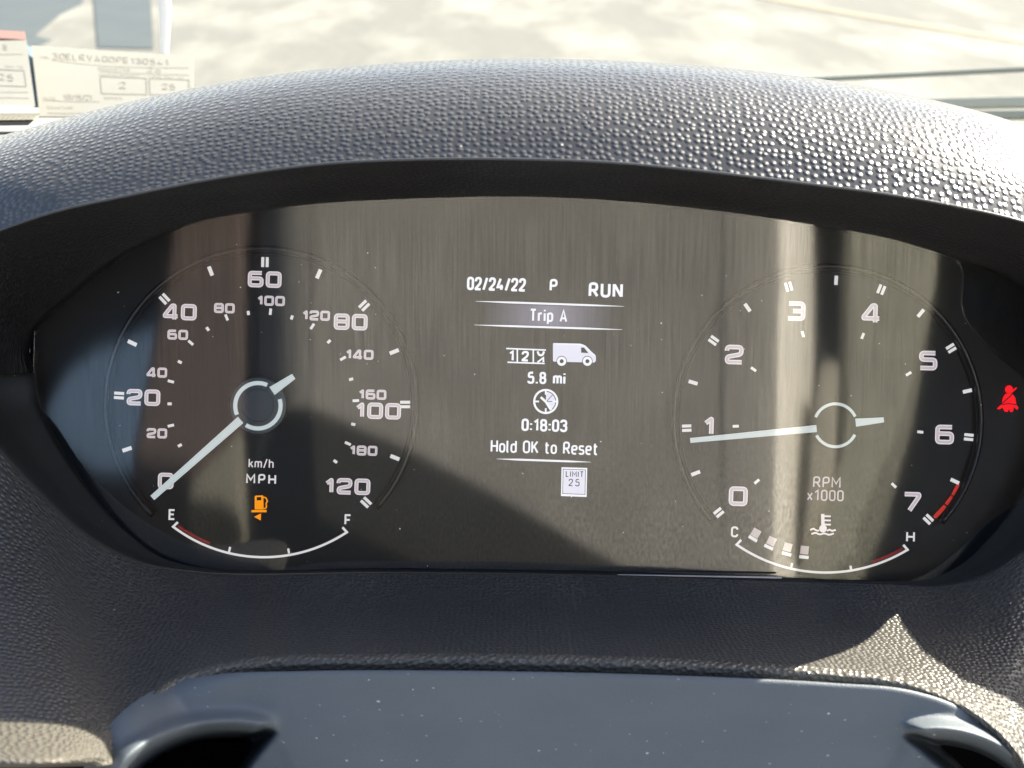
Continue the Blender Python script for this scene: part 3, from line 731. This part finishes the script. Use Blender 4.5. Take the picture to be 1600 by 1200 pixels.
# speed limit plate
lm = Ink(.0006); lm.fill([(877.5,730),(917.5,731.2),(916.5,776.5),(876.5,775)])
lo = lm.done('speed_limit_symbol', M['disp'])
ik = Ink(.0008); ik.stroke([(880,733),(914.8,734.2),(914,772.5),(879.2,771.2)], 1.0, closed=True); ik.done('plate_border', M['ink'], lo)
ik = Ink(.0007); ik.fill([(881,734),(914,735.2),(913.2,771.6),(880.2,770.2)]); ik.done('plate_field', M['dispg'], lo)
dntext('LIMIT', 898, 740.8, 9.5, 28, 'plate_text', M['ink'], lo, sw=.15, hgt=.0010, track=.2)
dntext('25', 897, 754, 11.5, 17, 'plate_text', M['ink'], lo, sw=.13, hgt=.0010, track=.35)

# ---- clear lens: reflects the cab behind the camera; the reflection's streaks and grain are painted into its strength
def lens_mat():
    m, nt, n, l, b = new_mat('lens_clear'); n.remove(b)
    out = n['Material Output']
    uv = n.new('ShaderNodeUVMap')
    sx = n.new('ShaderNodeSeparateXYZ'); l.new(uv.outputs[0], sx.inputs[0])
    mp = n.new('ShaderNodeMapping'); l.new(uv.outputs[0], mp.inputs[0]); mp.inputs['Scale'].default_value = (1700, 34, 1)
    st = noise(n, l, mp.outputs[0], 1, 3, .6)
    mp2 = n.new('ShaderNodeMapping'); l.new(uv.outputs[0], mp2.inputs[0]); mp2.inputs['Scale'].default_value = (1200, 520, 1)
    gr = noise(n, l, mp2.outputs[0], 1, 2, .5)
    low = ramp(n, l, math_node(n, l, 'ADD', math_node(n, l, 'MULTIPLY', sx.outputs[1], 8.0), .5), [(.12, 1.0), (.55, 0.0)])
    mix = n.new('ShaderNodeMix'); l.new(low, mix.inputs['Factor']); l.new(st, mix.inputs['A']); l.new(gr, mix.inputs['B'])
    refl_streaks = math_node(n, l, 'ADD', math_node(n, l, 'MULTIPLY', mix.outputs[0], 1.15), .42)
    fr = n.new('ShaderNodeFresnel'); fr.inputs[0].default_value = 1.80
    fac = math_node(n, l, 'MULTIPLY', fr.outputs[0], refl_streaks, True)
    gl = n.new('ShaderNodeBsdfGlossy'); gl.inputs['Roughness'].default_value = .045
    tr = n.new('ShaderNodeBsdfTransparent'); tr.inputs[0].default_value = (.97, .97, .97, 1)
    ms = n.new('ShaderNodeMixShader'); l.new(fac, ms.inputs[0]); l.new(tr.outputs[0], ms.inputs[1]); l.new(gl.outputs[0], ms.inputs[2])
    l.new(ms.outputs[0], out.inputs['Surface'])
    return m
YL = -.0112; ZB = P(800, 890, YL).z; KC = 1.0; TB = .034       # the lens hangs forward at the top, curved like a shallow trough
def lens_pt(px, py):
    y = YL
    for _ in range(6): dz = P(px, py, y).z - ZB; y = YL - TB*dz - KC*dz*dz/2
    return P(px, py, y)
def lens_n(p):
    return Vector((0, -1, -TB - KC*(p.z - ZB))).normalized()
ltop = spline([q[:2] for q in LENS_TOP], 400); lbot = spline(LENS_BOT, 400)
rows_ = []
xs = np.r_[np.linspace(49, 70, 12)[:-1], np.linspace(70, 1610, 130), np.linspace(1610, 1647, 12)[1:]]
it = np.argsort(ltop[:, 0]); ib = np.argsort(lbot[:, 0])
for x in xs:
    a = np.interp(x, ltop[it, 0], ltop[it, 1]) - 3; b = np.interp(x, lbot[ib, 0], lbot[ib, 1]) + .6
    rows_.append([lens_pt(820 + (x-820)*1.004, a + (b-a)*t) for t in np.linspace(0, 1, 40)])
lv = [p for r in rows_ for p in r]
lf = [(i*40+j, i*40+j+1, (i+1)*40+j+1, (i+1)*40+j) for i in range(len(xs)-1) for j in range(39)]
lens = mesh_obj('lens', lv, lf, lens_mat(), clu, smooth=True, uvs=[(p.x, p.z) for p in lv])
M['dust'] = plain('dust_flake', (.75, .73, .70), .9, .1)
mb = MB(); rng = random.Random(3)
spots = [(185, 457, .34), (1033, 505, .22), (376, 449, .2), (625, 826, .3), (1190, 470, .2), (1428, 834, .16), (668, 884, .2), (893, 776, .18)] + [(rng.uniform(150, 1560), rng.uniform(380, 880), rng.uniform(.05, .14)) for _ in range(70)]
for x, y, r in spots:
    c = lens_pt(x, y) + Vector((0, -.0003, 0)); k = 6; a0 = rng.uniform(0, 6)
    mb.add([c + Vector((math.cos(a0+i*6.283/k)*r*.001*rng.uniform(.6, 1.2), -.0001*rng.random(), math.sin(a0+i*6.283/k)*r*.001*rng.uniform(.5, 1.2))) for i in range(k)], [tuple(range(k))])
tag(mb.build('lens_dust', M['dust'], lens), kind='stuff')
tag(lens, 'clear lens with streaky reflections of the sunlit seat')

# ================================================================ THE CAB BEHIND THE CAMERA (seen only mirrored in the lens)
FWD = Vector((0, math.cos(R(PITCH)), math.sin(R(PITCH)))); UPL = Vector((0, -math.sin(R(PITCH)), math.cos(R(PITCH))))
def mirrored(px, py, c, nrm):
    """where the lens point shown at px, py looks to on the plane through c"""
    o = lens_pt(px, py); d = (o - Vector((0, -D, 0))).normalized(); m = lens_n(o); d = d - 2*d.dot(m)*m
    t = (c - o).dot(nrm)/d.dot(nrm)
    return o + d*t
def slab(name, poly, c, nrm, thick, mat, parent, bev=.01):
    nrm = nrm.normalized()
    a = [mirrored(x, y, c, nrm) for x, y in poly]; b = [p - nrm*thick for p in a]
    n = len(a)
    fcs = [tuple(range(n)), tuple(range(2*n-1, n-1, -1))] + [(i, n+i, n+(i+1) % n, (i+1) % n) for i in range(n)]
    return mesh_obj(name, a+b, fcs, mat, parent, bevel=bev)
M['seat'] = noisy('seat_fabric_taupe', (.29, .278, .25), (.35, .338, .305), 14, .9, .1)
M['seat2'] = noisy('seat_vinyl_pale', (.80, .74, .58), (.86, .80, .64), 10, .7, .2)
M['trimb'] = noisy('pillar_trim_brown', (.12, .095, .085), (.145, .115, .10), 10, .8, .1)
M['wall'] = plain('bulkhead_black', (.012, .012, .013), .9, .05)
M['floorm'] = plain('cushion_dark', (.03, .034, .04), .9, .05)
NS = (FWD*.80 + UPL*.60).normalized(); CS = Vector((0, -.95, .02))
seat = empty('driver_seat', CS + Vector((0, 0, -.35)), 'sunlit taupe driver seat mirrored in the cluster lens', 'seat')
slab('backrest', [(487,180),(1131,180),(1131,905),(1010,905),(930,862),(780,775),(640,702),(560,667),(487,636)], CS, NS, .06, M['seat'], seat, 0)
M['seat2'] = plain('seat_piping_satin', (.92, .88, .77), .5, 1.0, metal=.3)
M['seat3'] = noisy('seat_side_pale', (.50, .47, .38), (.58, .54, .44), 8, .8, .2)
def roll(t0, t1, n):
    out = []
    for i in range(n+1):
        t = t0 + (t1-t0)*i/n; ang = R(56)*t; px = 1130 + 157*math.sin(ang)/math.sin(R(56))
        out.append([mirrored(px - 26*t*max(0, (y-400)/500), y, CS, NS) - NS*.11*(1-math.cos(ang)) for y in range(180, 912, 24)])
    return out
grid_obj('bolster_shoulder', roll(0, .52, 10), M['seat'], seat)
grid_obj('bolster', roll(.52, 1, 14), M['seat2'], seat)
slab('bolster_side', [(1282,560),(1312,560),(1306,720),(1285,790),(1255,845),(1264,700)], CS - NS*.02, NS, .04, M['seat3'], seat, .004)
nbr = []
for i in range(15):
    t = i/14; px = 486 - 104*math.sin(t*math.pi/2)
    nbr.append([mirrored(px, 200 + (636 - 38*t - 200)*k/10, CS - NS*.001, NS) - NS*.085*(1-math.cos(t*math.pi/2)) for k in range(11)])
grid_obj('rolled_side', nbr, M['seat'], seat)
M['wing'] = noisy('seat_wing_olive', (.34, .335, .265), (.42, .41, .33), 40, .8, .3, .004, 60)
slab('side_wing', [(1332,180),(1470,180),(1464,420),(1440,540),(1395,690),(1345,800),(1330,860),(1290,905),(1240,905),(1262,846),(1290,790),(1312,715),(1322,600)], CS - NS*.03, NS, .05, M['wing'], seat, .004)
M['olive'] = noisy('seat_base_olive', (.24, .225, .18), (.28, .265, .21), 12, .9, .1)
slab('seat_base', [(286,776),(300,742),(379,658),(379,806),(362,800),(340,786)], CS - NS*.01, NS, .05, M['olive'], seat, .01)
cu = bmesh.new(); bmesh.ops.create_cube(cu, size=1)
bmesh.ops.scale(cu, vec=(.52, .50, .14), verts=cu.verts); bmesh.ops.translate(cu, vec=(0, -.12, 1.13), verts=cu.verts)
mesh_obj('cushion', [v_.co.copy() for v_ in cu.verts], [[v_.index for v_ in f_.verts] for f_ in cu.faces], M['seat'], seat, local=False, bevel=.03); cu.free()
pil = empty('door_pillar', CS + Vector((-.6, 0, -.3)), 'brown door pillar trim mirrored in the cluster lens', 'pillar')
slab('trim', [(268,200),(378,200),(378,655),(300,735),(200,716),(228,560),(262,380)], CS - NS*.03, NS, .05, M['trimb'], pil, .01)
# black bulkhead with a window opening on the left
cw = Vector((0, -1.45, 0)); nw = (FWD*.97 + UPL*.24).normalized()
bulk = empty('rear_bulkhead', cw + Vector((0, 0, -.5)), 'black rear bulkhead with a window, mirrored in the cluster lens', 'bulkhead')
slab('upper_panel', [(-60,150),(1760,150),(1760,430),(250,430),(232,470),(140,505),(95,540),(60,600),(-60,600)], cw, nw, .03, M['wall'], bulk, 0)
slab('lower_panel', [(-60,601),(60,601),(88,690),(150,735),(245,740),(245,700),(1760,700),(1760,960),(-60,960)], cw, nw, .03, M['wall'], bulk, 0)
slab('middle_panel', [(246,431),(1760,431),(1760,699),(246,699)], cw, nw, .03, M['wall'], bulk, 0)

# ================================================================ PAPERS ON THE DASH, WINDSCREEN, OUTSIDE
def sheet(name, quad, dep_top, dep_bot, mat, label, cat='paper', nx=12, ny=8, curl=.004, thick=.0004, group=None):
    """quad tl,tr,br,bl in photo measurements; stands leaning on the windscreen"""
    tl, tr, br, bl = [np.array(q, float) for q in quad]
    def pos(u, v, h=0):
        q = (tl*(1-u)+tr*u)*(1-v)+(bl*(1-u)+br*u)*v
        d = dep_top*(1-v)+dep_bot*v + curl*math.sin(u*3.0+v*1.3) - h
        return P(q[0], q[1], d)
    v = []; f = []
    for s in (0, 1):
        for j in range(ny+1):
            for i in range(nx+1): v.append(pos(i/nx, j/ny, -thick*s))
    N = (nx+1)*(ny+1)
    for j in range(ny):
        for i in range(nx):
            a = j*(nx+1)+i; f.append((a, a+1, a+nx+2, a+nx+1)); f.append((N+a+nx+1, N+a+nx+2, N+a+1, N+a))
    o = mesh_obj(name, v, f, mat, None, smooth=True); tag(o, label, cat, group)
    return o, pos
def papery(name, col, tr=.5):
    m, nt, n, l, b = new_mat(name); n.remove(b)
    d = n.new('ShaderNodeBsdfDiffuse'); d.inputs[0].default_value = (*col, 1); t = n.new('ShaderNodeBsdfTranslucent'); t.inputs[0].default_value = (*col, 1)
    tc = n.new('ShaderNodeTexCoord'); nz = noise(n, l, tc.outputs['Object'], 60, 4)
    fc = math_node(n, l, 'ADD', math_node(n, l, 'MULTIPLY', nz, .06), tr)
    ms = n.new('ShaderNodeMixShader'); l.new(fc, ms.inputs[0]); l.new(d.outputs[0], ms.inputs[1]); l.new(t.outputs[0], ms.inputs[2])
    l.new(ms.outputs[0], n['Material Output'].inputs['Surface']); return m
M['paper'] = papery('paper_cream', (.34, .333, .305), .35)
M['print'] = papery('form_print', (.285, .283, .254), .35)
M['pencil'] = papery('form_pencil', (.298, .29, .264), .35)
M['redpaper'] = papery('red_strip', (.36, .22, .20), .35)
def form(o, pos, W_, H_, lines, boxes, texts):
    """lines etc. in a W_ x H_ box of photo pixels"""
    pl = lambda x, y, h: pos(x/W_, y/H_, .0008 + h)
    def rib(pts, w, mat, name, closed=False):
        v, f = ribbon(pts, w, closed); mb = MB(); mb.add([pl(x, y, 0) for x, y in v], f); mb.build(name, mat, o)
    for pts in lines: rib(pts, .8, M['print'], 'rule')
    for x0, y0, x1, y1 in boxes: rib([(x0,y0),(x1,y0),(x1,y1),(x0,y1)], 1.1, M['print'], 'box_rule', True)
    for s, cx, cy, h, w, mat, wob in texts:
        dntext(s, cx, cy, h, w, 'writing', mat, o, sw=.13, roll=0, hgt=0, placer=pl, wob=wob)
o, pos = sheet('registration_form', [(49,71),(303,88),(303,182),(62,182)], .40, .33, M['paper'], 'cream registration form with handwriting standing behind the brow, wider one on the right')
form(o, pos, 250, 105, [[(30,19),(243,20)], [(104,32.5),(243,32.5)], [(14,80),(100,81)], [(14,99),(90,99)]],
     [(104,41,176,68),(181,41,243,68)],
     [('VIN', 19, 16, 5.0, 14, M['print'], 0), ('30ELRVAGOPE130541', 122, 13, 10, 180, M['pencil'], .06), ('ODOMETER', 126, 29, 4.6, 50, M['print'], 0), ('26', 188, 27, 8.5, 22, M['pencil'], .05),
      ('EMISSION REPAIRED', 134, 37.5, 3.6, 62, M['print'], 0), ('LIMIT DAY TO', 208, 37.5, 3.6, 54, M['print'], 0), ('2', 138, 54, 11, 12, M['pencil'], 0), ('25', 211, 54, 10, 22, M['pencil'], .05),
      ('DATE', 20, 78, 4.6, 20, M['print'], 0), ('10/15/21', 66, 75, 9, 46, M['pencil'], .07), ('SIGNATURE', 36, 91, 4.4, 42, M['print'], 0), ('SERIES', 122, 75, 4.0, 30, M['print'], 0)])
o, pos = sheet('registration_form', [(-170,50),(41,62),(55,166),(-150,160)], .37, .30, M['paper'], 'cream registration form with a red top strip cut off by the left picture edge')
form(o, pos, 210, 104, [[(20,22),(203,22)], [(20,82),(203,82)], [(20,91),(203,91)]], [(150,48,201,73)],
     [('8', 176, 13, 9, 6, M['pencil'], 0), ('DAY TO', 186, 43, 3.8, 28, M['print'], 0), ('25', 170, 60, 10, 24, M['pencil'], .05)])
st = [pos(u, v, .0004) for u, v in ((0,-.12),(.995,-.12),(.995,0.0),(0,0.0))]
st2 = [p + Vector((0, .0004, 0)) for p in st]
mesh_obj('red_strip', st + st2, [(0,1,2,3),(7,6,5,4),(0,4,5,1),(1,5,6,2),(2,6,7,3),(3,7,4,0)], M['redpaper'], o)
# blue tape between the two forms
M['tape'] = plain('blue_tape', (.09, .13, .16), .6, .3)
tp = [P(42,70,.412), P(52,76,.412), P(64,168,.345), P(52,168,.345)]
tp2 = [p + Vector((0, .0005, 0)) for p in tp]
tag(mesh_obj('tape_strip', tp+tp2, [(0,1,2,3),(7,6,5,4),(0,4,5,1),(1,5,6,2),(2,6,7,3),(3,7,4,0)], M['tape']), 'narrow blue tape strip between the two paper forms', 'tape')

# windscreen: one thin sloping pane
def glass_mat():
    m, nt, n, l, b = new_mat('windscreen_glass'); n.remove(b)
    fr = n.new('ShaderNodeFresnel'); fr.inputs[0].default_value = 1.2
    gl = n.new('ShaderNodeBsdfGlossy'); gl.inputs['Roughness'].default_value = .02
    tr = n.new('ShaderNodeBsdfTransparent'); tr.inputs[0].default_value = (.93, .95, .93, 1)
    ms = n.new('ShaderNodeMixShader'); l.new(fr.outputs[0], ms.inputs[0]); l.new(tr.outputs[0], ms.inputs[1]); l.new(gl.outputs[0], ms.inputs[2])
    l.new(ms.outputs[0], n['Material Output'].inputs['Surface']); return m
base = W(P(800, 160, .62)); 
wv = [Vector((-.85, base.y+.05, base.z-.06)), Vector((1.05, base.y+.05, base.z-.06)), Vector((.95, base.y-.60, base.z+.85)), Vector((-.75, base.y-.60, base.z+.85))]
ws = mesh_obj('windscreen', wv, [(0,1,2,3)], glass_mat(), None, local=False)
tag(ws, 'clear sloping windscreen glass beyond the dashboard', 'windscreen')
# wiper lying at the foot of the glass on the right, outside
wip = empty('windscreen_wiper', P(1500, 170, .75), 'dark grey-green wiper at the foot of the windscreen on the right', 'wiper')
M['rub'] = plain('wiper_rubber', (.12, .14, .13), .6, .3)
M['wip2'] = plain('wiper_metal', (.17, .19, .175), .5, .4)
def strip(name, x0, y0a, y0b, x1, y1a, y1b, dep, th, mat, parent):
    a = [P(x0,y0a,dep), P(x1,y1a,dep), P(x1,y1b,dep), P(x0,y0b,dep)]; b = [p + Vector((0, th, 0)) for p in a]
    return mesh_obj(name, a+b, [(3,2,1,0),(4,5,6,7),(0,1,5,4),(1,2,6,5),(2,3,7,6),(3,0,4,7)], mat, parent, bevel=.001)
strip('blade', 1240, 122, 128, 2000, 84, 92, .80, .006, M['rub'], wip)
strip('arm', 1320, 157, 172, 2000, 140, 158, .78, .01, M['wip2'], wip)
strip('arm_cover', 1400, 174, 186, 2000, 166, 182, .76, .01, M['rub'], wip)

# ground outside: pale, patchy, sun-lit yard
def ground_mat():
    m, nt, n, l, b = new_mat('pale_yard')
    tc = n.new('ShaderNodeTexCoord'); mp = n.new('ShaderNodeMapping'); mp.inputs['Scale'].default_value = (.85, .36, 1); l.new(tc.outputs['Object'], mp.inputs[0])
    a = noise(n, l, mp.outputs[0], 1.5, 5, .55); c = noise(n, l, mp.outputs[0], .28, 3, .5)
    f = ramp(n, l, math_node(n, l, 'ADD', math_node(n, l, 'MULTIPLY', a, .7), math_node(n, l, 'MULTIPLY', c, .3)), [(.46, 0.0), (.64, 1.0)])
    mix = n.new('ShaderNodeMix'); mix.data_type = 'RGBA'; l.new(f, mix.inputs['Factor'])
    mix.inputs['A'].default_value = (.130, .129, .119, 1); mix.inputs['B'].default_value = (.205, .20, .182, 1)
    l.new(mix.outputs['Result'], b.inputs['Base Color']); b.inputs['Roughness'].default_value = .9; b.inputs['Specular IOR Level'].default_value = .1
    bp = n.new('ShaderNodeBump'); bp.inputs['Distance'].default_value = .03; l.new(a, bp.inputs['Height']); l.new(bp.outputs[0], b.inputs['Normal'])
    return m
gnd = mesh_obj('ground', [(-400,-400,0),(400,-400,0),(400,400,0),(-400,400,0)], [(0,1,2,3)], ground_mat(), None, local=False)
tag(gnd, kind='structure')
def ground_pt(px, py, z=.004):
    o = CAMW; d = ROT @ Vector(((px-800)/FPX, 1, (600-py)/FPX)); t = (z - o.z)/d.z
    return o + d*t
M['gshade'] = noisy('ground_shadow_tone', (.056, .068, .074), (.064, .076, .081), 2, .8, .2)  # shadows on the ground, painted as flat darker patches
for i, poly in enumerate(([(-400,-60),(150,-60),(128,6),(95,22),(55,56),(82,62),(60,72),(-400,66)], [(141,-60),(232,-60),(240,76),(153,74)])):
    g = [ground_pt(x, y, .004 + .004*i) for x, y in poly]
    tag(mesh_obj('shadow_patch', [tuple(p) for p in g], [tuple(range(len(g)))], M['gshade'], None, local=False), kind='structure')
M['line'] = plain('yellow_line', (.215, .185, .14), .8, .1)
g = [ground_pt(x, y, .006) for x, y in ((1180,-10),(1330,18),(1480,42),(1620,66),(1620,72),(1480,49),(1330,24),(1180,-4))]
tag(mesh_obj('painted_line', [tuple(p) for p in g], [tuple(range(len(g)))], M['line'], None, local=False), kind='structure')
# white strip painting the glint on a clear sleeve's edge beyond the forms
M['glint'] = papery('sleeve_glint', (.75, .75, .75), .6)
pp = [P(*q, .50) for q in ((243,-40),(264,-40),(266,20),(262,84),(252,84),(249,30))]
pq = [p + Vector((0, .002, 0)) for p in pp]
tag(mesh_obj('glint_strip', pp+pq, [(5,4,3,2,1,0),(6,7,8,9,10,11)] + [(i,(i+1)%6,6+(i+1)%6,6+i) for i in range(6)], M['glint']), 'white strip standing for the glint on a clear sleeve behind the wider paper form', 'glint strip')
